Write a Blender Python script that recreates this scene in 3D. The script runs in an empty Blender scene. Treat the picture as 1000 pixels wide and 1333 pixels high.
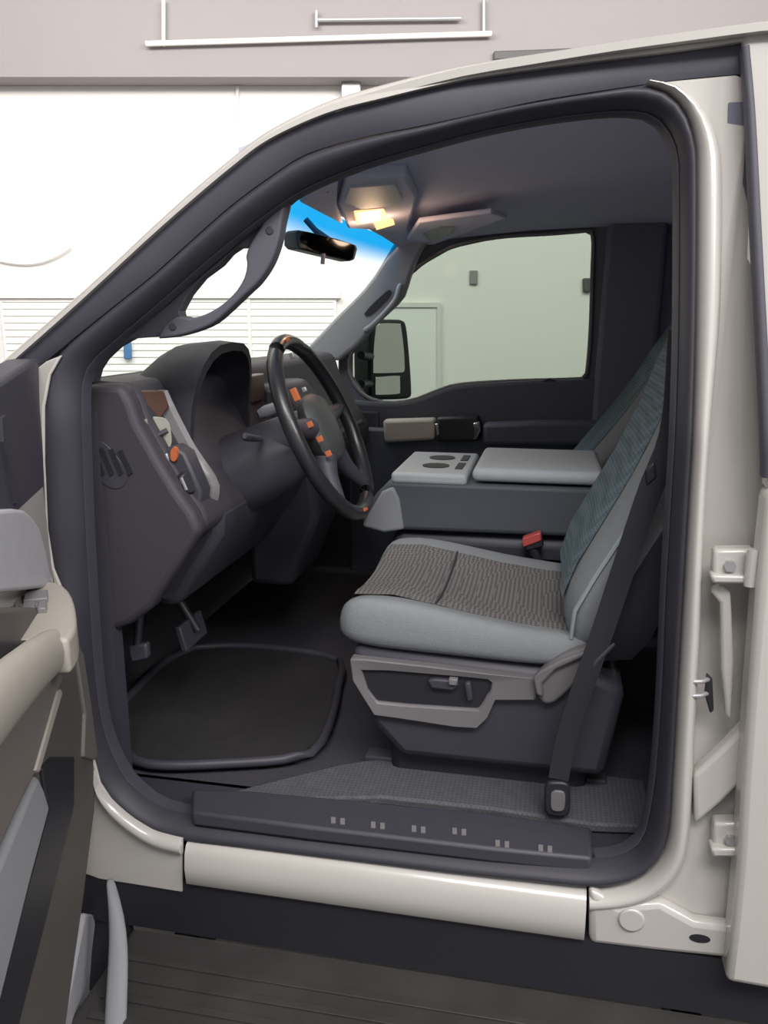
import bpy, bmesh, math, random
from mathutils import Vector, Matrix
random.seed(4)
sc = bpy.context.scene
COL = sc.collection

# ------------------------------------------------------------------ camera
F = 1080.0
YAW = math.radians(11.5); PITCH = math.radians(13.2)
CAM = Vector((0, -1.27, 1.67))
FW = Vector((-math.sin(YAW)*math.cos(PITCH), math.cos(YAW)*math.cos(PITCH), -math.sin(PITCH)))
RT = Vector((math.cos(YAW), math.sin(YAW), 0))
UP = RT.cross(FW)
cd = bpy.data.cameras.new('camera'); cam = bpy.data.objects.new('camera', cd); COL.objects.link(cam)
cd.sensor_fit = 'AUTO'; cd.sensor_width = 36; cd.lens = 36*F/1333; cd.clip_start = .02; cd.clip_end = 100
cam.matrix_world = Matrix.Translation(CAM) @ Matrix((RT, UP, -FW)).transposed().to_4x4()
sc.camera = cam

def ray(px, py): return FW + RT*((px-500)/F) - UP*((py-666.5)/F)
def aY(px, py, Y):
    d = ray(px, py); return CAM + d*((Y-CAM.y)/d.y)
def skin(z):
    T = [(.5,.02),(.62,0),(1.3,-.01),(1.5,0),(2.0,.12),(2.1,.17)]
    if z <= T[0][0]: return T[0][1]
    for (a,b),(c,d) in zip(T, T[1:]):
        if z <= c: return b+(d-b)*(z-a)/(c-a)
    return T[-1][1]
def US(px, py, off):
    Y = .05
    for _ in range(14): Y = skin(aY(px,py,Y).z)+off
    return aY(px, py, Y)

# ------------------------------------------------------------------ materials
def lin(c): 
    c /= 255.0
    return c/12.92 if c <= .04045 else ((c+.055)/1.055)**2.4
def col(r,g,b): return (lin(r),lin(g),lin(b),1)
def mat(name, c, rough=.6, metal=0, noise=.06, scale=30, bump=0, coat=0, spec=.5, pattern=None):
    m = bpy.data.materials.new(name); m.use_nodes = True
    nt = m.node_tree; b = nt.nodes['Principled BSDF']
    b.inputs['Roughness'].default_value = rough; b.inputs['Metallic'].default_value = metal
    b.inputs['Coat Weight'].default_value = coat; b.inputs['Coat Roughness'].default_value = .08
    b.inputs['Specular IOR Level'].default_value = spec
    tc = nt.nodes.new('ShaderNodeTexCoord')
    nz = nt.nodes.new('ShaderNodeTexNoise'); nz.inputs['Scale'].default_value = scale; nz.inputs['Detail'].default_value = 4
    nt.links.new(tc.outputs['Object'], nz.inputs['Vector'])
    mx = nt.nodes.new('ShaderNodeMix'); mx.data_type = 'RGBA'
    mx.inputs[6].default_value = tuple(v*(1-noise) for v in c[:3])+(1,)
    mx.inputs[7].default_value = tuple(min(1,v*(1+noise)) for v in c[:3])+(1,)
    nt.links.new(nz.outputs['Fac'], mx.inputs[0])
    out = mx.outputs[2]
    if pattern:
        ps, dark = pattern
        mp = nt.nodes.new('ShaderNodeMapping'); mp.inputs['Rotation'].default_value = (0,0,.78)
        nt.links.new(tc.outputs['Object'], mp.inputs['Vector'])
        ck = nt.nodes.new('ShaderNodeTexChecker'); ck.inputs['Scale'].default_value = ps
        ck.inputs[1].default_value = (1,1,1,1); ck.inputs[2].default_value = (dark,dark,dark,1)
        nt.links.new(mp.outputs[0], ck.inputs['Vector'])
        m2 = nt.nodes.new('ShaderNodeMix'); m2.data_type = 'RGBA'; m2.blend_type = 'MULTIPLY'; m2.inputs[0].default_value = 1
        nt.links.new(out, m2.inputs[6]); nt.links.new(ck.outputs['Color'], m2.inputs[7]); out = m2.outputs[2]
    nt.links.new(out, b.inputs['Base Color'])
    if bump:
        n2 = nt.nodes.new('ShaderNodeTexNoise'); n2.inputs['Scale'].default_value = 350
        nt.links.new(tc.outputs['Object'], n2.inputs['Vector'])
        bp = nt.nodes.new('ShaderNodeBump'); bp.inputs['Strength'].default_value = bump; bp.inputs['Distance'].default_value = .002
        nt.links.new(n2.outputs['Fac'], bp.inputs['Height']); nt.links.new(bp.outputs[0], b.inputs['Normal'])
    return m
def emit(name, c, s):
    m = bpy.data.materials.new(name); m.use_nodes = True; b = m.node_tree.nodes['Principled BSDF']
    b.inputs['Base Color'].default_value = c; b.inputs['Emission Color'].default_value = c; b.inputs['Emission Strength'].default_value = s
    return m
def glass(name, tint, refl=.06, band=None):
    m = bpy.data.materials.new(name); m.use_nodes = True; nt = m.node_tree
    nt.nodes.remove(nt.nodes['Principled BSDF']); out = nt.nodes['Material Output']
    tr = nt.nodes.new('ShaderNodeBsdfTransparent'); gl = nt.nodes.new('ShaderNodeBsdfGlossy'); gl.inputs['Roughness'].default_value = .02
    mx = nt.nodes.new('ShaderNodeMixShader'); mx.inputs[0].default_value = refl
    tr.inputs[0].default_value = tint
    if band:
        z0, z1, bc = band
        tc = nt.nodes.new('ShaderNodeTexCoord'); sp = nt.nodes.new('ShaderNodeSeparateXYZ'); nt.links.new(tc.outputs['Object'], sp.inputs[0])
        mr = nt.nodes.new('ShaderNodeMapRange'); mr.inputs[1].default_value = z0; mr.inputs[2].default_value = z1; mr.interpolation_type = 'SMOOTHSTEP'
        nt.links.new(sp.outputs['Z'], mr.inputs[0])
        cm = nt.nodes.new('ShaderNodeMix'); cm.data_type = 'RGBA'; cm.inputs[6].default_value = tint; cm.inputs[7].default_value = bc
        nt.links.new(mr.outputs[0], cm.inputs[0]); nt.links.new(cm.outputs[2], tr.inputs[0])
    nt.links.new(tr.outputs[0], mx.inputs[1]); nt.links.new(gl.outputs[0], mx.inputs[2]); nt.links.new(mx.outputs[0], out.inputs[0])
    return m

M = dict(
 white=mat('white_paint', (.55,.525,.50,1), .25, coat=.6, noise=.01),
 rubber=mat('black_rubber', (.040,.039,.052,1), .55, noise=.1),
 channel=mat('dark_channel_trim', (.060,.058,.078,1), .55, noise=.1),
 liner=mat('grey_headliner', (.60,.61,.78,1), .95, bump=.3),
 linerdark=mat('dark_trim_cloth', (.16,.165,.215,1), .9, bump=.2),
 pillar=mat('dark_pillar_plastic', (.115,.112,.14,1), .6),
 greypillar=mat('grey_pillar_plastic', (.30,.31,.34,1), .55),
 dash=mat('charcoal_dash_plastic', (.050,.045,.058,1), .6, bump=.2),
 black=mat('black_plastic', (.022,.022,.029,1), .45),
 dark=mat('dark_plastic', (.052,.050,.066,1), .5),  # black and dark plastics lifted blue-purple, veiling glare put into the colour
 carpet=mat('dark_carpet', (.045,.044,.055,1), .95, noise=.3, scale=120, bump=.8),
 floorvinyl=mat('grey_floor_vinyl', (.10,.10,.115,1), .75, noise=.25, scale=60, bump=.6, pattern=(160,.75)),
 matrub=mat('black_mat_rubber', (.03,.029,.032,1), .6, noise=.3, scale=40),
 cloth=mat('grey_seat_cloth', (.25,.265,.28,1), .95, noise=.08, scale=60, bump=.5, spec=.2),
 cloth2=mat('dotted_seat_cloth', (.23,.222,.22,1), .95, noise=.1, scale=60, bump=.5, spec=.2, pattern=(150,.45)),
 cloth2b=mat('dotted_blue_grey_cloth', (.19,.255,.29,1), .95, noise=.1, scale=60, bump=.5, spec=.2, pattern=(150,.6)),
 cloth3=mat('blue_grey_seat_cloth', (.17,.225,.255,1), .95, noise=.1, scale=50, bump=.5, spec=.2),
 piping=mat('pale_piping', (.36,.40,.42,1), .8),
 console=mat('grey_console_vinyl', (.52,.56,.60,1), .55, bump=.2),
 seatplastic=mat('grey_seat_plastic', (.17,.16,.17,1), .5),
 silver=mat('silver_grey_trim', (.21,.20,.21,1), .4),
 wood=mat('brown_wood_trim', (.10,.055,.042,1), .35, noise=.35, scale=14),
 cream=mat('vent_reflection_cream', (.42,.41,.36,1), .4),  # pale tone stands for the reflection off the air vent
 beige=mat('beige_armrest', (.50,.48,.44,1), .6),
 chrome=mat('chrome', (.75,.75,.76,1), .15, metal=1, noise=.01),
 mirror=mat('mirror_glass', (.82,.84,.84,1), .02, metal=1, noise=0),
 mirrordim=mat('dimming_mirror_glass', (.05,.05,.058,1), .12, metal=1, noise=0),
 wheel=mat('black_leather', (.02,.02,.024,1), .35, bump=.2, coat=.2),
 hub=mat('grey_hub_cover', (.06,.064,.066,1), .5),
 red=mat('red_button', (.62,.10,.09,1), .4),
 belt=mat('black_webbing', (.022,.021,.028,1), .8, noise=.2, scale=200),
 tan=mat('taupe_door_vinyl', (.17,.155,.145,1), .6, bump=.3),
 tanlight=mat('light_taupe_vinyl', (.40,.37,.335,1), .55, bump=.2),
 doorgrey=mat('grey_door_trim', (.46,.465,.51,1), .55, bump=.2),
 steel=mat('scuffed_step_plastic', (.042,.04,.04,1), .55, noise=.5, scale=9),
 metal=mat('galvanised_metal', (.5,.5,.52,1), .4, metal=.6),
 wall=mat('white_wall_paint', (.86,.83,.80,1), .9, noise=.015, scale=3),
 soffit=mat('grey_wall_paint', (.29,.268,.272,1), .9, noise=.02, scale=3),
 shopdoor=mat('white_door_panel', (.84,.84,.82,1), .5, noise=.01),
 groove=mat('grey_panel_joint', (.72,.71,.70,1), .8),
 concrete=mat('grey_concrete', (.12,.115,.11,1), .8, noise=.25, scale=4),
 blue=mat('blue_plastic', (.06,.16,.33,1), .5),
 brownbox=mat('dark_metal_box', (.09,.085,.085,1), .6),
 orange=emit('orange_backlight', (.42,.11,.04,1), .25),
 lamp=emit('warm_lamp_lens', (1,.46,.18,1), 2.2),
 lampglow=emit('bright_lamp_lens', (1,.75,.42,1), 6),

 consolebody=mat('shaded_console_vinyl', (.092,.102,.122,1), .55, bump=.2),  # console grey darkened, shade of the side put into the colour
 hood=mat('matte_hood_vinyl', (.030,.031,.042,1), .6, bump=.2),
 doorpanel=mat('steel_blue_dark_vinyl', (.092,.098,.125,1), .6, bump=.2),
 taupedark=mat('dark_taupe_vinyl', (.105,.095,.09,1), .6, bump=.3),
 glass=glass('clear_glass', (.97,.99,.97,1), .03),
 tint=glass('grey_green_glass', (.56,.61,.57,1), .002),
 ws=glass('windscreen_glass', (.88,.93,.90,1), .02, band=(1.825,1.898,(.010,.30,.68,1))),
)

# ------------------------------------------------------------------ building helpers
WM = {}      # world matrices of what has been built so far
def link(o, parent=None):
    COL.objects.link(o)
    if parent is not None:
        o.parent = parent; WM[o.name] = WM[parent.name].copy()
    else: WM[o.name] = Matrix()
    return o
def build(name, verts, faces, m, parent=None, smooth=False, bevel=0, sub=0, seg=2, angle=40):
    me = bpy.data.meshes.new(name); me.from_pydata([tuple(v) for v in verts], [], faces)
    bm = bmesh.new(); bm.from_mesh(me)
    bmesh.ops.remove_doubles(bm, verts=bm.verts, dist=1e-5)
    bmesh.ops.recalc_face_normals(bm, faces=bm.faces); bm.to_mesh(me); bm.free()
    o = bpy.data.objects.new(name, me); me.materials.append(M[m] if isinstance(m,str) else m)
    link(o, parent)
    if bevel:
        b = o.modifiers.new('bevel','BEVEL'); b.width = bevel; b.segments = seg; b.limit_method = 'ANGLE'; b.angle_limit = math.radians(angle)
        smooth = True
    if sub:
        s = o.modifiers.new('sub','SUBSURF'); s.levels = s.render_levels = sub; smooth = True
    if smooth:
        for p in me.polygons: p.use_smooth = True
        if not sub: 
            try: me.set_sharp_from_angle(angle=math.radians(50))
            except Exception: pass
    return o
def thing(name, label, cat, loc=(0,0,0), rot=(0,0,0), group=None):
    o = bpy.data.objects.new(name, None); link(o); o.location = loc; o.rotation_euler = rot; o.empty_display_size = .1
    o['label'] = label; o['category'] = cat
    if group: o['group'] = group
    bpy.context.view_layer.update(); WM[o.name] = o.matrix_world.copy()
    return o
def tag(o, label, cat, group=None):
    o['label'] = label; o['category'] = cat
    if group: o['group'] = group
    return o
def struct(o): o['kind'] = 'structure'; return o
def L(root, pts):           # world points to a thing's local frame (things here are built in world space)
    im = WM[root.name].inverted() if root else Matrix()
    return [im @ Vector(p) for p in pts]
def cat_(P, n):             # catmull-rom through points then resample evenly (open)
    P = [Vector(p) for p in P]
    Q = []
    E_ = [P[0]*2-P[1]] + P + [P[-1]*2-P[-2]]
    for i in range(1, len(E_)-2):
        p0,p1,p2,p3 = E_[i-1:i+3]
        for k in range(12):
            t = k/12
            Q.append(.5*((2*p1)+(p2-p0)*t+(2*p0-5*p1+4*p2-p3)*t*t+(3*p1-p0-3*p2+p3)*t**3))
    Q.append(P[-1]); return resample(Q, n)
def resample(Q, n, closed=False):
    Q = [Vector(q) for q in Q]
    if closed: Q = Q+[Q[0]]
    d = [0]
    for a,b in zip(Q,Q[1:]): d.append(d[-1]+(b-a).length)
    tot = d[-1]; out = []; j = 0
    m = n if closed else n-1
    for i in range(n):
        t = tot*i/m
        while j < len(d)-2 and d[j+1] < t: j += 1
        seg = d[j+1]-d[j]
        out.append(Q[j].lerp(Q[j+1], 0 if seg < 1e-9 else min(1,(t-d[j])/seg)))
    return out
def sm(pts, n=None, closed=False):  # smooth a 2d outline
    if closed:
        k = pts[:2]; P = pts + [pts[0]]
        return [(v.x,v.y) for v in cat_([(a,b,0) for a,b in P], (n or len(pts)*3)+1)][:-1]
    return [(v.x,v.y) for v in cat_([(a,b,0) for a,b in pts], n or len(pts)*3)]
def slab(name, pts, vec, m, parent=None, bevel=0, **kw):   # outline pts (3d) pushed along vec
    P = L(parent, pts); n = len(P)
    v3 = (WM[parent.name].inverted().to_3x3() @ Vector(vec)) if parent else Vector(vec)
    V = P + [p+v3 for p in P]
    Fc = [list(range(n)), list(range(2*n-1, n-1, -1))] + [[i,(i+1)%n,n+(i+1)%n,n+i] for i in range(n)]
    return build(name, V, Fc, m, parent, bevel=bevel, **kw)
def pslab(name, px, Y, th, m, parent=None, bevel=0, **kw):  # outline read at depth plane Y
    return slab(name, [aY(a,b,Y) for a,b in px], (0,th,0), m, parent, bevel, **kw)
def sslab(name, px, off, th, m, parent=None, bevel=0, **kw):  # outline on the body side
    return slab(name, [US(a,b,off) for a,b in px], (0,th,0), m, parent, bevel, **kw)
def prof(name, xz, y0, y1, m, parent=None, bevel=0, **kw):   # side profile run across the cab
    return slab(name, [(x,y0,z) for x,z in xz], (0,y1-y0,0), m, parent, bevel, **kw)
def box(name, a, b, m, parent=None, bevel=0, **kw):
    return slab(name, [(a[0],a[1],a[2]),(b[0],a[1],a[2]),(b[0],a[1],b[2]),(a[0],a[1],b[2])], (0,b[1]-a[1],0), m, parent, bevel, **kw)
def loft(name, rings, m, parent=None, closed=False, cap=True, smooth=True, **kw):
    n = len(rings[0]); V = []; Fc = []
    for r in rings: V += L(parent, r)
    k = len(rings)
    for i in range(k if closed else k-1):
        j = (i+1)%k
        for a in range(n):
            b = (a+1)%n
            Fc.append([i*n+a, i*n+b, j*n+b, j*n+a])
    if cap and not closed: Fc += [list(range(n)), list(range((k-1)*n, k*n))]
    return build(name, V, Fc, m, parent, smooth=smooth, **kw)
def tube(name, path, r, m, parent=None, n=10, closed=False, flat=1.0, **kw):
    P = [Vector(p) for p in path]; k = len(P); rings = []
    for i in range(k):
        a = P[(i-1)%k] if closed or i > 0 else P[i]; b = P[(i+1)%k] if closed or i < k-1 else P[i]
        t = (b-a).normalized(); up = Vector((0,1,0)) if abs(t.y) < .9 else Vector((0,0,1))
        s = t.cross(up).normalized(); w = s.cross(t).normalized()
        rr = r[i] if isinstance(r,(list,tuple)) else r
        rings.append([P[i]+s*(rr*math.cos(q))+w*(rr*flat*math.sin(q)) for q in [2*math.pi*j/n for j in range(n)]])
    return loft(name, rings, m, parent, closed=closed, **kw)
def cyl(name, c, axis, r, h, m, parent=None, n=24, bevel=0, **kw):
    c = Vector(c); a = Vector(axis).normalized(); up = Vector((0,0,1)) if abs(a.z) < .9 else Vector((1,0,0))
    s = a.cross(up).normalized(); w = s.cross(a)
    return slab(name, [c+s*(r*math.cos(q))+w*(r*math.sin(q)) for q in [2*math.pi*i/n for i in range(n)]], a*h, m, parent, bevel, **kw)
def band(name, outer, inner, off_o, off_i, bulge, depth, m, parent, n=120, closed=False):
    """a rounded rubber or trim band lying on the body side between two outlines"""
    O = resample([(a,b,0) for a,b in outer], n, closed); I = resample([(a,b,0) for a,b in inner], n, closed)
    rings = []
    for o,i in zip(O,I):
        A = US(o.x,o.y,off_o); B = US(i.x,i.y,off_i); r = []
        for k in range(8):
            t = k/7; p = A.lerp(B,t); r.append(p+Vector((0,-bulge*math.sin(math.pi*t)**.7 if 0<t<1 else 0,0)))
        r += [B+Vector((0,depth,0)), A+Vector((0,depth,0))]
        rings.append(r)
    return loft(name, rings, m, parent, closed=closed)

# ================================================================== the cab shell
cab = thing('truck_cab', 'white pickup truck cab shell seen through its open driver side doorway', 'truck', (-.3,0,.6))

OUT = sm([(-30,507),(0,484),(45,445),(90,405),(150,350),(200,304),(250,260),(300,218),(350,181),(425,147),(500,127),(600,104),(700,89),(800,76),(900,63),(972,53)],120)
SPLIT = sm([(-30,543),(0,517),(60,470),(100,437),(150,397),(200,357),(250,312),(300,268),(350,231),(400,200),(475,178),(550,163),(625,147),(700,131),(775,119),(850,108),(900,102),(968,96)],120)
ROOF = sm([(-30,497),(0,473),(45,434),(90,395),(150,341),(200,294),(250,249),(300,207),(350,170),(425,133),(500,110),(600,86),(700,70),(800,55),(900,42),(980,32)],120)
band('drip_channel', OUT, SPLIT, .012, .03, .004, .05, 'channel', cab, 110)
# painted rail above the channel, up to the roof edge
band('roof_rail', ROOF, OUT, .022, .0, .006, .03, 'white', cab, 110)
# roof skin over the whole cab
rp = [Vector(US(a,b,.02)) for a,b in ROOF if b < 135]
rp = [rp[i] for i in range(0,len(rp),4)] + [rp[-1], Vector((1.4,.15,rp[-1].z+.01))]
rings = []
for p in rp:
    top = [Vector((p.x, y, p.z - .014 + .03*(1-((y-.95)/.82)**2) )) for y in [.13+1.64*k/10 for k in range(11)]]
    rings.append(top + [q-Vector((0,0,.012)) for q in reversed(top)])
loft('roof_panel', rings, 'white', cab)

SO = [(145,1045),(128,1020),(112,960),(104,880),(92,800),(67,740),(59,690),(54,600),(55,530),(64,485),(79,460),(100,440),(150,399),(200,359),(250,314),(300,270),(350,233),(400,202),(475,180),(550,165),(625,148),(700,133),(775,121),(835,113),(870,123),(892,148),(903,180),(907,220),(906,400),(902,550),(897,640),(890,760),(882,900),(876,1000),(870,1085),(856,1120),(832,1142),(800,1152),(760,1154),(700,1148),(600,1138),(500,1126),(400,1114),(300,1102),(240,1095),(200,1085),(170,1067)]
SI = [(180,1030),(158,1005),(135,950),(124,880),(118,800),(112,700),(108,600),(106,520),(108,495),(118,472),(150,442),(200,400),(250,356),(300,314),(350,276),(400,244),(475,213),(550,191),(625,171),(700,156),(775,146),(820,144),(850,149),(868,166),(880,190),(884,220),(884,400),(880,550),(875,640),(868,760),(862,900),(855,1000),(848,1050),(838,1090),(815,1110),(770,1117),(700,1112),(600,1102),(500,1090),(400,1078),(300,1066),(240,1058),(205,1048)]
band('weatherstrip', sm(SO,150,True), sm(SI,150,True), .016, .050, .016, .03, 'rubber', cab, 150, True)
# inner lip of the seal
inner2 = [(a+(500-a)*.02, b+(640-b)*.015) for a,b in SI]
band('seal_lip', sm(SI,150,True), sm(inner2,150,True), .050, .066, .006, .012, 'channel', cab, 150, True)

# painted sill and pillars
def xz_at(px, py, Y): p = aY(px,py,Y); return p.x, p.z
zt = aY(500,1124,.02).z; zb = aY(500,1194,0).z
def sill_ring(x, zt=zt, zb=zb):
    return [Vector((x,y,z)) for y,z in [(.012,zb),(.0,zb+.012),(-.004,zb+.045),(0,zt-.022),(.008,zt-.008),(.024,zt+.001),(.045,zt+.004),(.07,zt+.004),(.07,zb)]]
xa = aY(240,1130,0).x; xb = aY(764,1190,0).x
loft('rocker_panel', [sill_ring(x) for x in (xa+.002, xa+.02, (xa+xb)/2, xb-.02, xb-.0015)], 'white', cab)
sslab('front_pillar', [(237,1093),(200,1083),(170,1065),(145,1043),(130,1020),(114,960),(106,880),(94,800),(69,740),(61,690),(57,600),(57,530),(65,488),(80,462),(60,470),(20,500),(10,600),(20,900),(60,1120),(130,1145),(180,1153),(237,1162)], .004, .007, 'white', cab, bevel=.003, seg=3)
BP = [(767,1156),(800,1154),(832,1144),(856,1122),(870,1087),(876,1000),(882,900),(890,760),(897,640),(902,550),(906,400),(907,220),(903,180),(892,148),(870,123),(838,112),(870,105),(958,97)]
sslab('center_pillar', BP+[(985,105),(1000,300),(1015,560),(1018,640),(1012,760),(1000,1000),(985,1254),(940,1250),(850,1241),(767,1231)], .03, .05, 'white', cab, bevel=.004)
# raised flange round the doorway, on the pillar
rid_o = [(a,b) for a,b in BP[0:-2]]
rid_i = [(767,1181),(805,1178),(850,1166),(882,1138),(897,1098),(903,1000),(908,900),(912,830),(914,760),(920,640),(926,550),(938,400),(940,230),(934,180),(918,146),(885,115),(850,108)]
band('pillar_flange', sm(rid_o,70), sm(rid_i,70), .028, .026, .026, .02, 'white', cab, 70)
band('front_corner_flange', sm([(122,1003),(128,1020),(145,1043),(170,1065),(200,1083),(237,1093)],40), sm([(127,1020),(134,1045),(150,1066),(174,1086),(204,1103),(237,1112)],40), .002, .0, .012, .006, 'white', cab, 40)
box('floor_blocker', (-1.02,.02,.2),(-.78,.035,.60),'black',cab)  # added black sheet, hides the lit floor so the gap stays dark
sslab('pillar_foot', [(767,1157),(805,1180),(860,1175),(905,1200),(985,1210),(985,1253),(940,1249),(850,1240),(767,1230)], .006, .03, 'white', cab, bevel=.012, seg=3)
sslab('pillar_gusset', sm([(903,1010),(930,985),(955,960),(982,930)],8)+[(985,1000),(940,1045),(905,1075)], .016, .03, 'white', cab, bevel=.012, seg=3)
sslab('pillar_pressing', [(925,770),(938,785),(940,870),(945,930),(952,940),(956,860),(952,770),(940,762)], .018, .02, 'white', cab, bevel=.006)
cyl('hole_plug', US(822,1196,.008), (0,-1,0), .022, .006, 'white', cab, bevel=.003)
c = US(911,1221,.007); rg=[Vector((c.x+.017*math.cos(q), c.y-.002, c.z+.008*math.sin(q))) for q in [i*math.pi/8 for i in range(16)]]
slab('drain_slot', rg, (0,.004,0), 'black', cab)
cyl('bolt', US(918,1046,.03), (0,-1,0), .007, .006, 'metal', cab, n=8)
# striker the door latches to
st = sslab('striker', [(921,878),(928,885),(930,925),(925,930),(918,905)], .018, .012, 'black', cab, bevel=.003)
p0 = US(922,893,.022); loop = [p0+Vector(v) for v in [(0,0,.012),(-.012,-.012,.012),(-.026,-.016,.012),(-.034,-.012,.0),(-.026,-.016,-.012),(-.012,-.012,-.012),(0,0,-.012)]]
tube('striker_loop', loop, .004, 'metal', st, n=8)
# pinch weld under the sill, black also to draw the shadow in the gap
box('sill_underside', (-1.0,.012,.50), (.42,.10,zb+.002), 'black', cab)
# hood ahead of the windscreen
prof('hood', [(-.95,1.46),(-1.2,1.45),(-2.0,1.38),(-2.2,1.30),(-2.2,1.2),(-.95,1.2)], .05, 1.85, 'white', cab, bevel=.04, seg=3)

# headliner: camber across, falling to the windscreen header
hx = [(-.545,1.918),(-.50,1.934),(-.42,1.952),(-.30,1.962),(-.1,1.978),(.15,1.985),(.5,1.985),(1.35,1.97)]
rings = []
for x,z in hx:
    low = [Vector((x, y, z + (.012*min(1,(.95-y)/.6) if y<.95 else .02*(1-abs((y-.95)/.79)**3) - .02))) for y in [.165+1.57*k/14 for k in range(15)]]
    rings.append(low+[q+Vector((0,0,.02)) for q in reversed(low)])
loft('headliner', rings, 'liner', cab)
rails=[]
# windscreen: a curved sheet from cowl to header
def ws_pt(u, v):  # u across 0..1, v up 0..1
    y = .17+1.52*u; bow = 1-((u-.5)*2)**2
    return Vector((-.86+(-.53+.86)*v - .06*bow*(1-.4*v), y + (.10*(.5-u))*v, 1.545+(1.922-1.545)*v + .012*math.sin(v*math.pi)))
V=[];Fc=[]
for j in range(13):
    for i in range(17): V.append(ws_pt(i/16,j/12))
for j in range(12):
    for i in range(16): a=j*17+i; Fc.append([a,a+1,a+18,a+17])
w = build('windshield', L(cab,V), Fc, 'ws', cab, smooth=True); w['label'] = 'clear windscreen with a bright blue tinted band along its top edge'
# tint band is read in local height: shift for the parent's height
for nd in M['ws'].node_tree.nodes:
    if nd.type == 'MAP_RANGE': nd.inputs[1].default_value -= .6; nd.inputs[2].default_value -= .6
hd = [ws_pt(i/16,1)+Vector((.014,0,.016)) for i in range(17)]
tube('header_trim', hd, .017, 'liner', cab, n=8)

# driver side windscreen pillar, inner trim
DP = [(100,500),(106,494),(118,470),(150,440),(200,398),(250,354),(300,312),(350,273),(402,240),(393,249),(374,260),(368,285),(364,305),(352,326),(322,322),(310,322),(298,330),(285,345),(262,362),(244,384),(233,405),(238,425),(232,436),(170,441),(150,452),(133,468),(124,482),(120,498)]
pslab('pillar_trim', DP, .17, .03, 'pillar', cab, bevel=.006)
# passenger side windscreen pillar, inner trim
PP = sm([(400,452),(440,410),(480,368),(519,306)],10)+sm([(556,314),(544,333),(533,362),(524,388),(500,412),(484,428),(472,442),(462,452)],14)+[(440,470),(410,466)]
pp = pslab('pillar_trim', PP, 1.66, .05, 'greypillar', cab, bevel=.012, seg=3); pp['label'] = 'pale grey pillar trim'
# passenger side rear pillar and rear of the cab
prof('rear_pillar_trim', [(.135,1.36),(.15,1.95),(.16,1.98),(.34,1.98),(.33,1.6),(.33,1.36),(.34,.75),(.14,.75)], 1.68, 1.78, 'linerdark', cab, bevel=.015)
prof('rear_side_panel', [(.33,.72),(.33,1.98),(1.35,1.98),(1.35,.72),(.40,.72),(.40,1.42),(.95,1.42),(.95,1.85),(.40,1.85),(.395,1.42),(.395,.72)], 1.72, 1.78, 'linerdark', cab)
box('rear_wall', (1.32,.1,.72), (1.36,1.78,1.98), 'linerdark', cab)
box('side_inner_panel', (.235,.14,.70), (1.34,.17,1.98), 'linerdark', cab)
box('firewall', (-1.16,.12,.66),(-1.12,1.80,1.52),'carpet',cab)
box('kick_panel', (-1.14,1.69,.70),(-.62,1.74,1.34),'dark',cab,bevel=.01)
box('kick_panel', (-1.14,.13,.70),(-.83,.165,1.50),'dark',cab)
# floor
box('floor_carpet', (-1.05,.16,.66), (1.34,1.78,.735), 'carpet', cab)
box('sill_base', (-1.0,.07,.62), (.30,.17,.735), 'rubber', cab)
vf = [aY(a,b,0) for a,b in []]
def aZ(px,py,Z):
    d = ray(px,py); return CAM + d*((Z-CAM.z)/d.z)
slab('floor_covering', [aZ(a,b,.757) for a,b in sm([(300,1030),(420,1000),(470,990),(560,985)],10)+[(720,1000),(840,1015),(850,1075),(770,1072),(640,1052),(500,1037),(300,1040)]], (0,0,-.02), 'floorvinyl', cab, bevel=.005)
# ribbed scuff plate
sp = slab('scuff_plate', [aZ(a,b,.765) for a,b in [(250,1027),(330,1029),(640,1058),(771,1077),(771,1117),(640,1104),(400,1076),(250,1057)]], (0,0,-.03), 'dark', cab, bevel=.006)
for gx, gy in [(440,1068),(492,1074),(545,1079),(598,1082),(654,1098),(710,1104)]:
    for dx in (-6,6):
        cx,cy=gx+dx,gy+dx*.12
        slab('embossed_mark', [aZ(cx-3,cy-4,.7665),aZ(cx+3,cy-3.6,.7665),aZ(cx+3,cy+4,.7665),aZ(cx-3,cy+3.6,.7665)], (0,0,-.003), 'silver', sp)

# ================================================================== passenger door, inner face
pd = thing('passenger_door', 'dark inner face of the closed far side door with a big pale window', 'door', (-.3,1.72,.75))
WIN = [(534,357),(550,343),(587,322),(647,309),(720,304),(762,301),(772,306),(771,360),(769,428),(764,486),(757,493),(670,496),(596,501),(564,511),(537,521),(500,524),(474,515),(456,490),(456,462),(474,437),(500,409),(524,385)]
DOR = [(518,350),(535,330),(575,308),(640,293),(720,285),(785,283),(800,300),(802,360),(800,428),(797,486),(795,505),(690,530),(596,530),(564,535),(537,540),(500,545),(462,540),(440,500),(440,462),(455,430),(480,402),(505,374)]
n=len(WIN)
A=[aY(a,b,1.74) for a,b in DOR]; B=[aY(a,b,1.76) for a,b in WIN]
V=[];Fc=[]
for k in (0,.05):
    V+=[p+Vector((0,k,0)) for p in A]+[p+Vector((0,k,0)) for p in B]
for i in range(n):
    j=(i+1)%n
    Fc+=[[i,j,n+j,n+i],[2*n+i,2*n+j,3*n+j,3*n+i],[n+i,n+j,3*n+j,3*n+i],[i,j,2*n+j,2*n+i]]
build('window_frame', L(pd,V), Fc, 'doorpanel', pd, bevel=.006)
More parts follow.
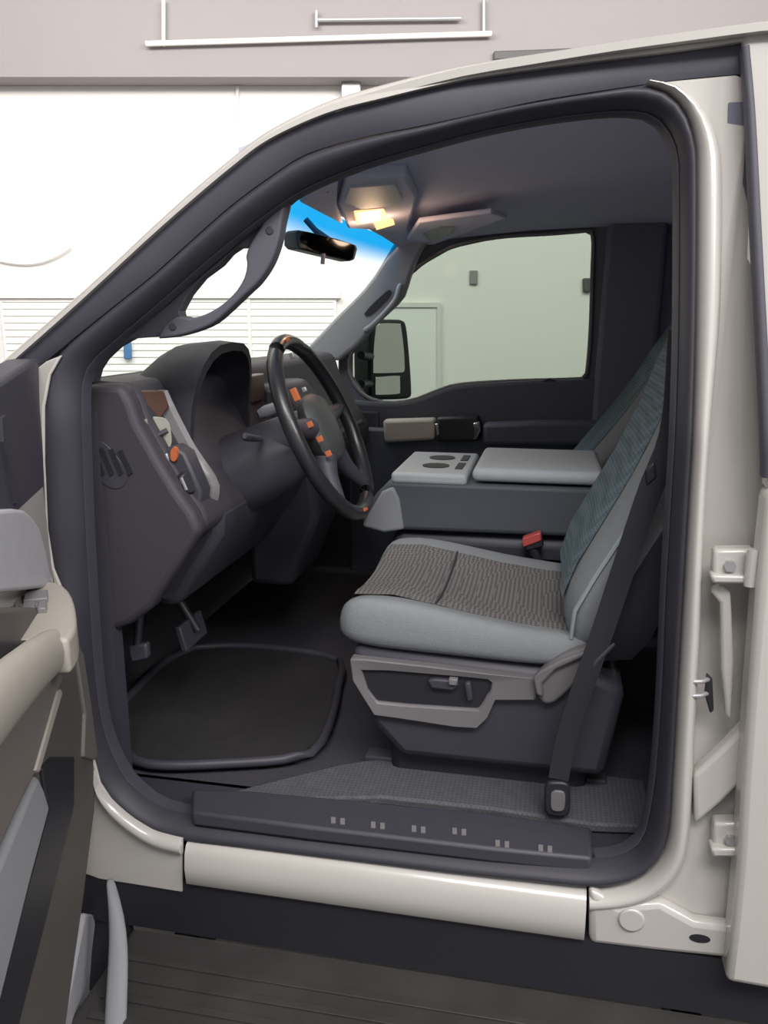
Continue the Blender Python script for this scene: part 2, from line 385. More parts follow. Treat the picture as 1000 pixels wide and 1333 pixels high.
# pale window seal following the glass
band_p=[aY(a,b,1.752) for a,b in sm(WIN,60,True)]
tube('window_seal', band_p, .007, 'seatplastic', pd, n=6, closed=True)
slab('window_glass', [p+Vector((0,.02,0)) for p in B], (0,.005,0), 'tint', pd)
UPP = sm([(440,520),(474,523),(510,525),(540,521),(566,511),(598,502),(670,497),(760,494)],24)+[(800,496),(800,620),(440,640)]
pslab('door_panel', UPP, 1.70, .05, 'doorpanel', pd, bevel=.012)
pslab('lower_panel', [(455,556),(800,570),(800,760),(455,760)], 1.66, .05, 'doorpanel', pd, bevel=.012)
ar = pslab('trim_strip', [(498,547),(566,545),(566,573),(500,577)], 1.62, .06, 'beige', pd, bevel=.012, seg=3); ar['label']='beige trim strip'
hr = pslab('handle_recess', [(568,543),(622,541),(628,560),(624,574),(568,576)], 1.615, .06, 'black', pd, bevel=.01)
pslab('door_handle', [(616,551),(624,549),(626,560),(620,572),(615,572)], 1.60, .02, 'chrome', hr, bevel=.004)
pslab('lock_button', [(566,552),(571,551),(572,566),(568,568)], 1.605, .02, 'chrome', hr, bevel=.003)
pslab('armrest', [(628,552),(700,549),(760,549),(800,552),(800,580),(628,580)], 1.60, .08, 'doorpanel', pd, bevel=.015, seg=3)
kx = aY(716,498,1.71)
tube('latch_pin', [kx+Vector((-.03,0,0)),kx+Vector((0,-.005,.012)),kx+Vector((.03,0,0))], .005, 'black', pd, n=6)

# far side wing mirror
smr = thing('side_mirror', 'tall black wing mirror with two panes outside the far side window', 'mirror', aY(510,470,2.08))
MN=Vector((.86,-.50,.03)).normalized(); MO_=aY(508,465,2.08)
def aM(px,py,off=0):
    d=ray(px,py); k=(MO_+MN*off-CAM).dot(MN)/d.dot(MN); return CAM+d*k
def mslab(name, px, off, th, m, par=None, bevel=0, **kw): return slab(name,[aM(a,b,off) for a,b in px],-MN*th,m,par,bevel,**kw)
sh = sm([(482,424),(486,417),(520,416),(529,420),(534,460),(537,512),(532,519),(490,520),(483,514),(481,470)],40,True)
mh_=mslab('mirror_housing', sh, 0, .09, 'black', smr, bevel=.012, seg=3)
mslab('mirror_pane', sm([(490,424),(493,421),(519,421),(522,424),(526,455),(527,483),(524,485),(489,486),(486,484),(487,450)],30,True), .004, .008, 'mirror', smr, bevel=.001)
mslab('mirror_pane', sm([(489,491),(519,489),(521,494),(521,510),(518,513),(492,514),(489,511)],24,True), .004, .008, 'mirror', smr, bevel=.001)
tube('mirror_arm', [aY(470,462,1.84),aY(476,464,1.92),aM(492,464,-.06)], .016, 'black', smr)
tube('mirror_arm', [aY(470,500,1.84),aY(476,500,1.92),aM(492,500,-.06)], .016, 'black', smr)

# ================================================================== dashboard
da = thing('dashboard', 'charcoal dashboard with gauge hood, grey trim strip and end vent behind the steering wheel', 'dashboard', (-.8,.9,1.2))
DE = [aY(a,b,.14) for a,b in [(112,500),(160,501),(172,525),(180,550),(210,604),(232,640),(252,668),(262,692),(235,735),(200,790),(172,812),(110,835)]]
DEp = [(p.x,p.z) for p in DE]
body = [(-1.05,1.50),(-.88,1.553)]+[(x,z) for x,z in DEp[1:8]]+[(-.70,1.22),(-.78,1.17),(-1.05,1.17)]
prof('dash_body', body, .17, 1.64, 'dash', da, bevel=.02, seg=3)
ep = prof('end_panel', DEp, .135, .18, 'dash', da, bevel=.014, seg=3)
# slotted vent in the end panel
vp_ = pslab('vent_grille', sm([(112,590),(118,578),(134,576),(150,592),(164,612),(165,626),(156,636),(140,634),(124,618)],30,True), .1335, .004, 'dark', ep, bevel=.001)
for k in range(4):
    ax=117+k*12; ay=583+k*1.5
    pslab('vent_slot', [(ax,ay),(ax+5,ay-2),(ax+19,ay+34-k*2),(ax+14,ay+38-k*2)], .1315, .004, 'black', vp_)
# knee bolster and column surround
prof('knee_panel', [(-.70,1.33),(-.64,1.30),(-.645,1.24),(-.75,1.08),(-.80,1.08),(-.80,1.3)], .25, .85, 'dark', da, bevel=.02)
prof('glovebox_door', [(-.655,1.33),(-.64,1.28),(-.66,1.17),(-.72,1.14),(-.74,1.3)], 1.1, 1.58, 'dark', da, bevel=.015)
prof('center_stack', [(-.70,1.50),(-.645,1.42),(-.62,1.33),(-.60,1.15),(-.68,.95),(-.8,.95),(-.8,1.5)], .80, 1.06, 'dark', da, bevel=.02)
# silver strip edging the instrument panel, running down the dash face
tb = [aY(a,b,.255) for a,b in sm([(211,508),(219,526),(232,552),(247,580),(262,602),(276,624),(279,640),(273,664),(268,690)],18)]
ss = [Vector((0,0,0))]
rings=[]
for i,p in enumerate(tb):
    wdt=.013 if i<10 else .02
    rings.append([p+Vector(v) for v in [(-.03,-wdt,0),(.004,-wdt*.8,0),(.012,0,0),(.004,wdt*.8,0),(-.03,wdt,0)]])
loft('trim_strip', rings, 'silver', da)
# gauge hood, an arch running fore and aft
rings=[]
for x,sc_ in [(-.875,.70),(-.82,.88),(-.78,.97),(-.745,1.0),(-.715,.985)]:
    zc=1.40; r=[]
    for hw_,hh_ in ((.175,.222),(.158,.204)):
        ks = range(13) if hw_>.16 else range(12,-1,-1)
        for k in ks:
            t=math.pi*k/12
            r.append(Vector((x + .035*math.sin(t)*(x>-.75), .445-hw_*sc_*math.copysign(abs(math.cos(t))**.7,math.cos(t)), zc+(hh_*sc_)*math.sin(t)**.62)))
    rings.append(r)
loft('gauge_hood', rings, 'hood', da)
gp = slab('gauge_panel', [(-.79,.295,1.38),(-.79,.595,1.38),(-.797,.595,1.46),(-.803,.55,1.545),(-.803,.34,1.545),(-.797,.295,1.46)], (-.012,0,0), 'black', da)
for yy in (.37,.53):
    cyl('gauge_dial', (-.798,yy,1.48), (1,0,.08), .06, .008, 'dark', gp)
# brown panels, vent, lamp switches
slab('wood_panel', [aY(a,b,Y) for a,b,Y in [(160,508,.16),(214,508,.24),(222,530,.24),(208,545,.23),(186,552,.17),(176,535,.16)]], (-.02,0,0), 'wood', da, bevel=.004)
slab('wood_panel', [aY(a,b,Y) for a,b,Y in [(318,492,.64),(345,486,.78),(345,520,.78),(320,528,.64)]], (-.03,0,0), 'wood', da, bevel=.004)
vb = slab('air_vent', [aY(a,b,.20) for a,b in sm([(188,552),(194,545),(212,543),(221,552),(224,575),(220,583),(204,586),(193,576)],24,True)], (-.04,.01,0), 'cream', da, bevel=.006)
tube('vent_vane', [aY(196,568,.185),aY(206,566,.19),aY(218,560,.2)], .005, 'dark', vb, n=6)
pslab('chrome_edge', [(184,548),(188,545),(190,556),(187,562)], .165, .01, 'chrome', vb)
sl = pslab('switch_panel', [(205,588),(225,580),(240,590),(262,640),(258,672),(240,676),(218,640)], .185, .05, 'dark', da, bevel=.006)
pslab('lamp_switch', sm([(222,587),(226,582),(230,586),(230,596),(226,601),(222,597)],14,True), .178, .01, 'orange', sl)
pslab('switch_key', [(211,592),(217,590),(220,600),(214,602)], .178, .01, 'metal', sl, bevel=.002)
kb = cyl('light_knob', aY(240,629,.19), (.8,-.5,.2), .022, .02, 'black', sl, bevel=.004)
tube('knob_grip', [aY(236,622,.165),aY(243,638,.165)], .003, 'metal', kb, n=6)
# gear selector / stalk ends
sk = tube('gear_selector', [(-.60,.60,1.40),(-.585,.66,1.42),(-.575,.70,1.44)], .010, 'dark', da, n=8)
tube('selector_knob', [aY(336,540,.66),aY(346,536,.67),aY(358,531,.68)], [.010,.016,.014], 'greypillar', sk, n=10)
tube('turn_stalk', [(-.60,.38,1.42),(-.60,.30,1.435),(-.595,.275,1.44),(-.594,.268,1.441)], [.006,.008,.008,.004], 'dark', da, n=8)

# ================================================================== steering wheel
sw = thing('steering_wheel', 'black leather steering wheel with orange lit buttons facing the driver seat', 'steering wheel', (-.482,.45,1.44))
nrm = Vector((.36,0,.165)).normalized(); upv = Vector((-.165,0,.36)).normalized(); C0 = Vector((-.482,.45,1.44))
R=.198
def wp(a, r=R, d=0): return C0+Vector((0,1,0))*(r*math.cos(a))+upv*(r*math.sin(a))+nrm*d
tube('rim', [wp(2*math.pi*i/48) for i in range(48)], .0165, 'wheel', sw, n=12, closed=True)
hub=[]
for d,s in [(-.035,.55),(-.02,.92),(-.002,1.0),(.012,.86),(.018,.5)]:
    r=[]
    for i in range(24):
        a=2*math.pi*i/24; rad=.078*(abs(math.cos(a))**3+abs(math.sin(a))**3)**(-1/3)
        r.append(wp(a,rad*s,d))
    hub.append(r)
loft('hub', hub, 'hub', sw)
for a in (math.radians(8), math.radians(172), math.radians(235), math.radians(305)):
    P=[wp(a,.06,-.012),wp(a,.12,-.014),wp(a,.195,-.002)]
    spk=tube('spoke', P, [.026,.02,.013], 'dark', sw, n=10)
for (px_,py_,w_,h_) in [(388,512,.0055,.013),(407,551,.003,.006),(420,570,.003,.006),(431,589,.003,.006)]:
    d=ray(px_,py_); k=(C0+nrm*.016-CAM).dot(nrm)/d.dot(nrm); p=CAM+d*k; t=Vector((0,1,0))*w_; u2=upv*h_
    slab('button', [p-t-u2,p+t-u2,p+t+u2,p-t+u2], nrm*-.012, 'orange', sw, bevel=.001)
for (px_,py_,w_,h_) in [(383,462,.004,.006),(399,506,.003,.005)]:
    d=ray(px_,py_); k=(C0+nrm*.010-CAM).dot(nrm)/d.dot(nrm); p=CAM+d*k; t=Vector((0,1,0))*w_; u2=upv*h_
    slab('button_bezel', [p-t-u2,p+t-u2,p+t+u2,p-t+u2], nrm*-.01, 'metal', sw, bevel=.002)
tube('column', [C0-nrm*.03, C0-nrm*.12, C0-nrm*.26], [.055,.065,.075], 'dark', sw, n=20)
rings=[]
for d,a,b in [(-.06,.055,.05),(-.10,.075,.07),(-.20,.085,.085),(-.27,.085,.09)]:
    rings.append([C0+nrm*d+Vector((0,1,0))*(a*math.cos(q))+upv*(b*math.sin(q)-.02) for q in [2*math.pi*i/20 for i in range(20)]])
loft('column_shroud', rings, 'dark', sw)
for a in (math.radians(100), math.radians(262)):
    p=[wp(a-.05,R,.0162),wp(a,R,.0162),wp(a+.05,R,.0162)]
    tube('rim_mark', p, .004, 'orange', sw, n=6)

# ================================================================== seats
def make_seat(Y0, dX, lean, name_label, controls):
    s = thing('car_seat', name_label, 'seat', (-.1+dX, Y0+.265, .74))
    yc=Y0+.262; hw=.262
    def base(x):
        T=[(-.42,1.085),(-.38,1.113),(-.3,1.117),(-.2,1.100),(-.1,1.082),(0,1.070),(.12,1.062)]
        for (a,b),(c,d) in zip(T,T[1:]):
            if x<=c: return b+(d-b)*max(0,(x-a))/(c-a)
        return T[-1][1]
    def top(x,u): return base(x)-.006+.030*abs(u)**2.2-.004*math.cos(u*1.5)
    def ring(x, k, zbot, drop=0):
        us=[-.94+1.88*i/16 for i in range(17)]
        r=[(yc-hw*k*.96,zbot),(yc-hw*k,zbot+.02),(yc-hw*k*1.015,(zbot+top(x,1))/2),(yc-hw*k*.995,top(x,1)-.018-drop)]
        r+=[(yc+u*hw*k, top(x,u)-drop) for u in us]
        r+=[(yc+hw*k*.995,top(x,1)-.018-drop),(yc+hw*k*1.015,(zbot+top(x,1))/2),(yc+hw*k,zbot+.02),(yc+hw*k*.96,zbot)]
        return [Vector((x+dX,a,b)) for a,b in r]
    rings=[ring(-.408,.80,1.045,.04),ring(-.402,.88,1.035,.018),ring(-.385,.95,1.028,.004),ring(-.35,.985,1.022),ring(-.28,1,1.02),ring(-.2,1,1.018),ring(-.1,1,1.015),ring(0,1,1.012),ring(.08,.97,1.01),ring(.11,.9,1.01,.01)]
    cu=loft('cushion', rings, 'cloth', s, sub=1)
    # dotted centre panels, front and rear, sewn into the cushion
    for nm,xs,mt in (('cushion_panel',[-.386,-.38,-.37,-.34,-.30,-.26,-.235,-.220,-.2135],'cloth2'),('cushion_panel',[-.2125,-.206,-.195,-.15,-.10,-.05,0,.05,.09],'cloth2')):
        V=[];Fc=[];us=[-.74+1.48*i/16 for i in range(17)]
        for i,x in enumerate(xs):
            e=.001 if i in (0,len(xs)-1) else .006
            for j,u in enumerate(us):
                V.append(Vector((x+dX,yc+u*hw,top(x,u)+(.001 if j in (0,16) else e)-(.006 if x<-.385 else 0))))
        for i in range(len(xs)-1):
            for j in range(16):
                a=i*17+j; Fc.append([a,a+1,a+18,a+17])
        build(nm, L(s,V), Fc, mt, cu, smooth=True)
    tube('seam', [Vector((-.213+dX,yc+u*hw,top(-.213,u)+.0045)) for u in [-.72+1.44*k/14 for k in range(15)]], .0025, 'dark', cu, n=6)
    # backrest
    fr=[(.058,1.03),(.050,1.08),(.052,1.14),(.082,1.21),(.125,1.30),(.163,1.39),(.192,1.48),(.214,1.58),(.238,1.68),(.25,1.73)]
    fr=[(x+max(0,z-1.1)*lean,z) for x,z in fr]
    rings=[]; prings=[]
    for i,(x,z) in enumerate(fr):
        k=[.86,.95,1,1,1,.985,.96,.93,.88,.74][i]; th=[.10,.135,.15,.155,.15,.145,.14,.13,.115,.07][i]
        W=hw*k; r=[]
        bol=[.0,.01,.03,.036,.036,.032,.028,.022,.012,.0][i]
        us=[-.96+1.92*j/16 for j in range(17)]
        pr_=[.0,.012,.03,.042,.045,.042,.036,.030,.02,.0][i]
        fz=lambda u: -pr_*(1-abs(u)**4)+.35*bol*(1-u*u)**2
        r=[Vector((dX+x+.03,yc-W*1.0,z)),Vector((dX+x+.012,yc-W*.995,z))]
        r+=[Vector((dX+x+fz(u)+.01*abs(u)**8,yc+u*W,z)) for u in us]
        r+=[Vector((dX+x+.012,yc+W*.995,z)),Vector((dX+x+.03,yc+W,z)),Vector((dX+x+th*.8,yc+W*.97,z)),Vector((dX+x+th,yc+W*.8,z)),Vector((dX+x+th,yc-W*.8,z)),Vector((dX+x+th*.8,yc-W*.97,z))]
        rings.append(r)
        if 2<=i<=8:
            e=.001 if i in (2,8) else .006
            prings.append([Vector((dX+x+fz(u)-e*(0.2 if abs(u)>.69 else 1),yc+u*W,z+.0)) for u in [-.7+1.4*j/12 for j in range(13)]])
    bk=loft('backrest', rings, 'cloth', s, sub=1)
    V=[p for r in prings for p in r]; Fc=[]
    for i in range(len(prings)-1):
        for j in range(12):
            a=i*13+j; Fc.append([a,a+1,a+14,a+13])
    build('backrest_panel', L(s,V), Fc, 'cloth2b', bk, smooth=True)
    # piping along the bolster edges
    for sg in ((-1,) if controls else ()):
        tube('piping', [Vector((dX+x+.006-.003,yc+sg*hw*[.86,.95,1,1,1,.985,.96,.93,.88,.74][i]*.985,z)) for i,(x,z) in enumerate(fr) if 1<=i<=8], .0042, 'piping', bk, n=6)
    # rear shell and headrest
    rr=[]
    for i,(x,z) in enumerate(fr[:9]):
        th=[.10,.135,.15,.155,.15,.145,.14,.13,.115][i]; W=hw*[.8,.9,.95,.96,.95,.94,.92,.88,.8][i]
        W*=1.09; rr.append([Vector((dX+x+th*.42,yc-W,z)),Vector((dX+x+th+.012,yc-W*.9,z)),Vector((dX+x+th+.012,yc+W*.9,z)),Vector((dX+x+th*.42,yc+W,z))])
    loft('back_shell', rr, 'dark', s)
    hx_,hz=fr[-1]
    hr_=[]
    for dz,k,t in [(.035,.75,.03),(.05,.95,.045),(.09,1,.05),(.14,.97,.048),(.175,.85,.035),(.185,.6,.015)]:
        r=[]
        for q in range(16):
            a=2*math.pi*q/16
            r.append(Vector((dX+hx_+.05+.25*dz+t*math.copysign(abs(math.cos(a))**.7,math.cos(a)), yc+.125*k*math.copysign(abs(math.sin(a))**.6,math.sin(a)), hz+dz)))
        hr_.append(r)
    hd_=loft('headrest', hr_, 'cloth', s, sub=1)
    for sg in (-1,1): tube('headrest_post', [Vector((dX+hx_+.05,yc+sg*.06,hz-.02)),Vector((dX+hx_+.065,yc+sg*.06,hz+.06))], .006, 'chrome', hd_, n=8)
    # seat base and side valance
    box('seat_base', (-.30+dX,Y0+.04,.735),(.10+dX,Y0+.49,1.0),'black',s,bevel=.02)
    prof('base_panel', [(-.375+dX,1.03),(.10+dX,1.015),(.16+dX,.99),(.13+dX,.80),(-.27+dX,.80),(-.335+dX,.87)], Y0+.005, Y0+.5, 'dark', s, bevel=.02)
    for sg in (0,1):
        box('seat_rail', (-.36+dX,Y0+.06+sg*.34,.735),(.14+dX,Y0+.10+sg*.34,.765),'dark',s,bevel=.004)
    if controls:
        y=Y0-.012
        fo=[(455,858),(470,858),(560,868),(640,878),(700,884),(698,912),(645,912),(634,936),(620,949),(590,947),(520,936),(486,931),(470,905),(458,885)]
        fi=[(470,873),(510,874),(560,878),(600,881),(634,884),(640,888),(639,898),(634,905),(628,916),(622,924),(590,922),(530,918),(490,914),(478,898)]
        n=len(fo); A=[aY(a,b,y) for a,b in fo]; B=[aY(a,b,y+.004) for a,b in fi]; V=[];Fc=[]
        for k in (0,.03): V+=[p+Vector((0,k,0)) for p in A]+[p+Vector((0,k,0)) for p in B]
        for i in range(n):
            j=(i+1)%n; Fc+=[[i,j,n+j,n+i],[2*n+i,2*n+j,3*n+j,3*n+i],[n+i,n+j,3*n+j,3*n+i],[i,j,2*n+j,2*n+i]]
        vl=build('side_valance', L(s,V), Fc, 'seatplastic', s, bevel=.004)
        cp=slab('control_panel', [aY(a,b,y+.012) for a,b in fi], (0,.02,0), 'black', s)
        pslab('seat_switch', [(556,886),(566,884),(592,886),(598,892),(590,900),(562,897)], y, .016, 'dark', cp, bevel=.004)
        pslab('seat_switch', [(584,884),(596,885),(594,893),(584,892)], y-.006, .016, 'silver', cp, bevel=.002)
        pslab('seat_switch', [(604,890),(612,888),(616,912),(608,915)], y, .016, 'dark', cp, bevel=.004)
        lv=pslab('recline_cover', sm([(696,884),(712,868),(738,852),(776,842),(772,858),(758,880),(738,902),(718,917),(703,912)],36,True), y-.004, .03, 'seatplastic', s, bevel=.008, seg=3)
        lv['label']='pale grey recline lever cover'
        pslab('recline_lever', [(694,883),(704,874),(730,860),(770,845),(760,856),(724,872),(706,890),(708,908),(698,905)], y-.016, .014, 'seatplastic', lv, bevel=.004)
    return s
make_seat(.225, 0, .06, 'grey cloth driver seat with dotted cushion nearest the open doorway', True)
make_seat(1.18, -.02, .30, 'blue grey front passenger seat beyond the center console, mostly hidden', False)

# ================================================================== folding center console
cc = thing('center_console', 'grey folding center console with cup tray and padded lid between the front seats', 'console', (-.15,.95,.74))
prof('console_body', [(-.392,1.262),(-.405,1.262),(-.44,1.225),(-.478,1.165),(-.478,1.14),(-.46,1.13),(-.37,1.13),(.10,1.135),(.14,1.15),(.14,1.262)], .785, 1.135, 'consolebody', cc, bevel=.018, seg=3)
def rr_loft(name, x0,x1,y0,y1,z0,z1,m,par,r=.02):
    return box(name,(x0,y0,z0),(x1,y1,z1),m,par,bevel=r,seg=4)
cf=pslab('console_front', [(471,686),(480,668),(497,640),(512,633),(520,650),(526,690),(500,694)], .779, .03, 'greypillar', cc, bevel=.008, seg=3); cf['label']='paler grey nose of the console'
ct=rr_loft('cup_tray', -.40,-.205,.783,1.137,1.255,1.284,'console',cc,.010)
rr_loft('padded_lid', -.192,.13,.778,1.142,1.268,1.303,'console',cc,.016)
for yy in (.90,1.03):
    cp_=cyl('cup_holder', (-.30,yy,1.2835), (0,0,1), .036, .0025, 'black', ct, n=28)
for k in (0,1):
    box('tray_slot', (-.245,.86+k*.13,1.283),(-.225,.95+k*.13,1.2865),'dark',ct,bevel=.001)
box('jump_seat_base', (-.36,.80,.735),(.12,1.12,1.10),'dark',cc,bevel=.03,seg=3)
box('jump_seat_cushion', (-.40,.80,1.02),(.10,1.12,1.126),'dark',cc,bevel=.03,seg=3)  # seat grey drawn dark, shadow under the console put into the colour

# belt buckle beside the driver seat
bu = thing('seat_belt_buckle', 'black seat belt buckle with a red button between driver seat and console', 'buckle', aY(690,715,.765))
tube('buckle_stalk', [aY(706,742,.765),aY(698,725,.765),aY(692,712,.765)], .012, 'black', bu, flat=.6)
pslab('buckle_body', [(681,700),(706,695),(708,712),(684,718)], .755, .025, 'black', bu, bevel=.004)
rb=pslab('release_button', [(680,701),(704,693),(705,704),(681,713)], .750, .03, 'red', bu, bevel=.003); rb['label']='red release button'

# ================================================================== driver's seat belt
sb = thing('seat_belt', 'black seat belt hanging from the door pillar to its floor anchor beside driver seat', 'seat belt', (.2,.14,.76))
P=[aY(a,b,Y) for a,b,Y in [(888,430,.17),(876,560,.17),(846,640,.165),(812,740,.16),(782,830,.155),(757,900,.15),(738,960,.145),(727,1015,.14)]]
P=cat_(P,30); rings=[]
for i,p in enumerate(P):
    t=(P[min(i+1,29)]-P[max(i-1,0)]).normalized(); s_=t.cross(Vector((0,1,0))).normalized()
    w_=.021-.003*(i/29); yy=Vector((0,.004*math.sin(i*.5),0))
    rings.append([p-s_*w_,p+yy+Vector((0,-.002,0)),p+s_*w_,p+s_*w_+Vector((0,.003,0)),p+yy+Vector((0,.003,0)),p-s_*w_+Vector((0,.003,0))])
loft('webbing', rings, 'belt', sb)
an=pslab('anchor_plate', sm([(709,1027),(714,1019),(738,1020),(742,1030),(742,1056),(735,1064),(714,1062),(709,1052)],28,True), .135, .012, 'black', sb, bevel=.004)
pslab('anchor_cover', sm([(717,1035),(721,1030),(733,1031),(736,1036),(735,1053),(730,1057),(720,1056),(717,1051)],20,True), .131, .006, 'seatplastic', an, bevel=.002)
pslab('belt_guide', [(840,612),(852,600),(856,622),(842,634)], .158, .012, 'black', sb, bevel=.004)
# belt tongue loop near the lever
tube('tongue', [aY(757,888,.15),aY(776,862,.15),aY(800,838,.155)], [.003,.004,.003], 'dark', sb, n=8, flat=.4)

# ================================================================== handles, mirror, overhead
def grab(px, Y, r, m, label, toward):
    h = thing('grab_handle', label, 'grab handle', aY(*px[len(px)//2],Y))
    P=cat_([aY(a,b,Y) for a,b in px],22)
    P=[p+Vector((0,toward*.03*math.sin(math.pi*i/21)**.5,0)) for i,p in enumerate(P)]
    tube('grip', P, r, m, h, n=12, flat=.8)
    for q in (P[0],P[-1]): cyl('end_cap', q-Vector((0,.014 if toward<0 else -.014,0))*0, (0,-toward,0), r*.9, .025, m, h, bevel=.003)
    return h
gh = thing('grab_handle', 'dark grab handle on the near windscreen pillar above the steering wheel', 'grab handle', aY(318,370,.165))
GO=sm([(372,262),(367,282),(363,310),(352,342),(335,368),(318,384),(295,406),(272,424),(235,437),(205,441)],26)
GI=sm([(214,424),(232,411),(243,414),(262,411),(285,399),(305,381),(317,362),(321,345),(320,330),(330,310),(345,285)],24)
pslab('grip', GO+GI, .150, .034, 'pillar', gh, bevel=.011, seg=3)
for a,b in ((352,300),(226,425)): cyl('screw_cap', aY(a,b,.152), (0,-1,0), .007, .004, 'dark', gh, n=14, bevel=.001)
g2=grab([(521,372),(517,390),(503,408),(486,424),(476,430)], 1.655, .010, 'greypillar', 'grey grab handle with a dark slot on the far windscreen pillar', -1)
pslab('handle_slot', sm([(474,409),(482,399),(500,382),(507,377),(510,382),(504,391),(487,407),(479,412)],24,True), 1.650, .004, 'black', g2)

mr = thing('rear_view_mirror', 'dark rear view mirror hanging below the blue band of the windscreen', 'mirror', aY(425,321,.95))
MC=aY(425,320,.95)
mo=[aY(a,b,Y) for a,b,Y in [(383,302,.88),(388,299,.88),(404,302,.91),(440,311,.97),(464,319,1.02),(466,324,1.02),(462,338,1.02),(456,340,1.01),(417,331,.94),(388,324,.88),(383,319,.88)]]
mh=slab('mirror_housing', mo, (-.035,.02,.0), 'black', mr, bevel=.004)
ctr=sum(mo,Vector())/len(mo)
slab('mirror_face', [ctr+(p-ctr)*.9+Vector((.003,-.002,0)) for p in mo], (-.002,.001,0), 'mirrordim', mr)
tube('mirror_stem', [aY(428,312,.95),aY(430,300,.97)+Vector((-.04,0,0)),aY(436,290,.97)+Vector((-.08,0,.01))], .008, 'dark', mr, n=8)
tube('adjust_tab', [aY(421,330,.945),aY(420,344,.945)], .006, 'silver', mr, n=8)

def aHL(px,py,dz=0):      # on the headliner's underside, near the middle of the cab
    z=1.93
    for _ in range(8):
        p=aZ(px,py,z+dz); 
        x=p.x
        for (a,b),(c,d) in zip(hx,hx[1:]):
            if x<=c: zz=b+(d-b)*max(0,(x-a))/(c-a); break
        else: zz=1.97
        z=zz+.02*(1-abs((p.y-.95)/.79)**3)-.02
    return p
oc = thing('overhead_console', 'overhead console with lit orange map lamps above the mirror', 'overhead console', aHL(490,265))
cA=[aHL(a,b) for a,b in [(452,292),(440,262),(450,225),(530,222),(545,250),(530,298)]]
slab('console_shell', [p+Vector((0,0,-.012)) for p in cA], (0,0,.03), 'liner', oc, bevel=.01, seg=3)
slab('label_panel', [aHL(a,b)+Vector((0,0,-.019)) for a,b in [(448,252),(455,232),(515,228),(524,246),(520,257),(470,262)]], (0,0,.006), 'console', oc, bevel=.002)
slab('lamp_lens', [aHL(a,b)+Vector((0,0,-.02)) for a,b in [(461,266),(500,260),(504,271),(500,277),(464,282)]], (0,0,.008), 'lamp', oc, bevel=.002)
slab('lamp_lens', [aHL(a,b)+Vector((0,0,-.018)) for a,b in [(486,280),(512,273),(514,284),(490,291)]], (0,0,.008), 'lamp', oc, bevel=.002)
slab('lamp_bulb', [aHL(a,b)+Vector((0,0,-.0215)) for a,b in [(478,267),(494,264),(495,274),(480,277)]], (0,0,.002), 'lampglow', oc)
def visor(pts, label, lab):
    v = thing('sun_visor', label, 'sun visor', aHL(*pts[0]))
    pn=slab('visor_panel', [aHL(a,b)+Vector((0,0,-.014)) for a,b in pts], (0,0,.016), 'liner', v, bevel=.006, seg=3)
    slab('visor_label', [aHL(a,b)+Vector((0,0,-.0155)) for a,b in lab], (0,0,.002), 'seatplastic', pn)
v2 = thing('sun_visor', 'folded dark sun visor with grey label above the far side window', 'sun visor', aZ(580,300,1.905))
v2p = slab('visor_panel', [aZ(a,b,1.918) for a,b in [(530,312),(545,290),(640,278),(660,284),(600,306),(556,322),(540,326)]], (0,0,.014), 'liner', v2, bevel=.005, seg=3)
slab('visor_label', [aZ(a,b,1.915) for a,b in [(550,305),(575,296),(592,296),(585,306),(560,314)]], (0,0,.003), 'seatplastic', v2p)
visor([(390,255),(410,236),(440,224),(438,262),(446,286)], 'folded dark sun visor at the near top corner of the windscreen', [(413,246),(428,238),(430,250),(420,256)])

# ================================================================== footwell
fm = thing('floor_mat', 'black rubber floor mat with raised rim in the driver footwell', 'floor mat', (-.6,.4,.74))
MO=[aZ(a,b,.745) for a,b in sm([(150,930),(165,985),(200,1002),(300,1000),(385,992),(420,970),(440,900),(430,860),(250,850)],40,True)]
slab('mat_base', MO, (0,0,.008), 'matrub', fm)
tube('mat_rim', [p+Vector((0,0,.012)) for p in MO], .011, 'dark', fm, n=8, closed=True)
pb = thing('parking_brake_pedal', 'dark parking brake pedal with bright edge low beside the dashboard end', 'pedal', aY(180,850,.22))
tube('pedal_arm', [aY(186,760,.24),aY(182,800,.23),aY(178,848,.22)], .009, 'black', pb, n=8)
pslab('pedal_pad', [(166,842),(190,838),(192,858),(170,864)], .21, .02, 'dark', pb, bevel=.005)
tube('pedal_edge', [aY(177,806,.215),aY(180,798,.215),aY(183,790,.215)], .0035, 'chrome', pb, n=6)
hl = thing('hood_release', 'small dark hood release lever at the lower end of the doorway seal', 'lever', aY(135,875,.15))
tube('release_arm', [aY(128,896,.15),aY(136,878,.15),aY(152,866,.17)], .009, 'black', hl, n=8, flat=.6)
tube('release_edge', [aY(128,895,.139),aY(131,885,.139)], .003, 'chrome', hl, n=6)
bp_ = thing('brake_pedal', 'dark brake pedal in the shadow below the steering column', 'pedal', (-.80,.45,.95))
tube('pedal_arm', [(-.95,.45,1.17),(-.86,.45,1.05),(-.80,.45,.95)], .011, 'black', bp_, n=8)
slab('pedal_pad', [(-.80,.39,.92),(-.80,.51,.92),(-.815,.51,.98),(-.815,.39,.98)], (-.015,0,-.004), 'dark', bp_, bevel=.004)

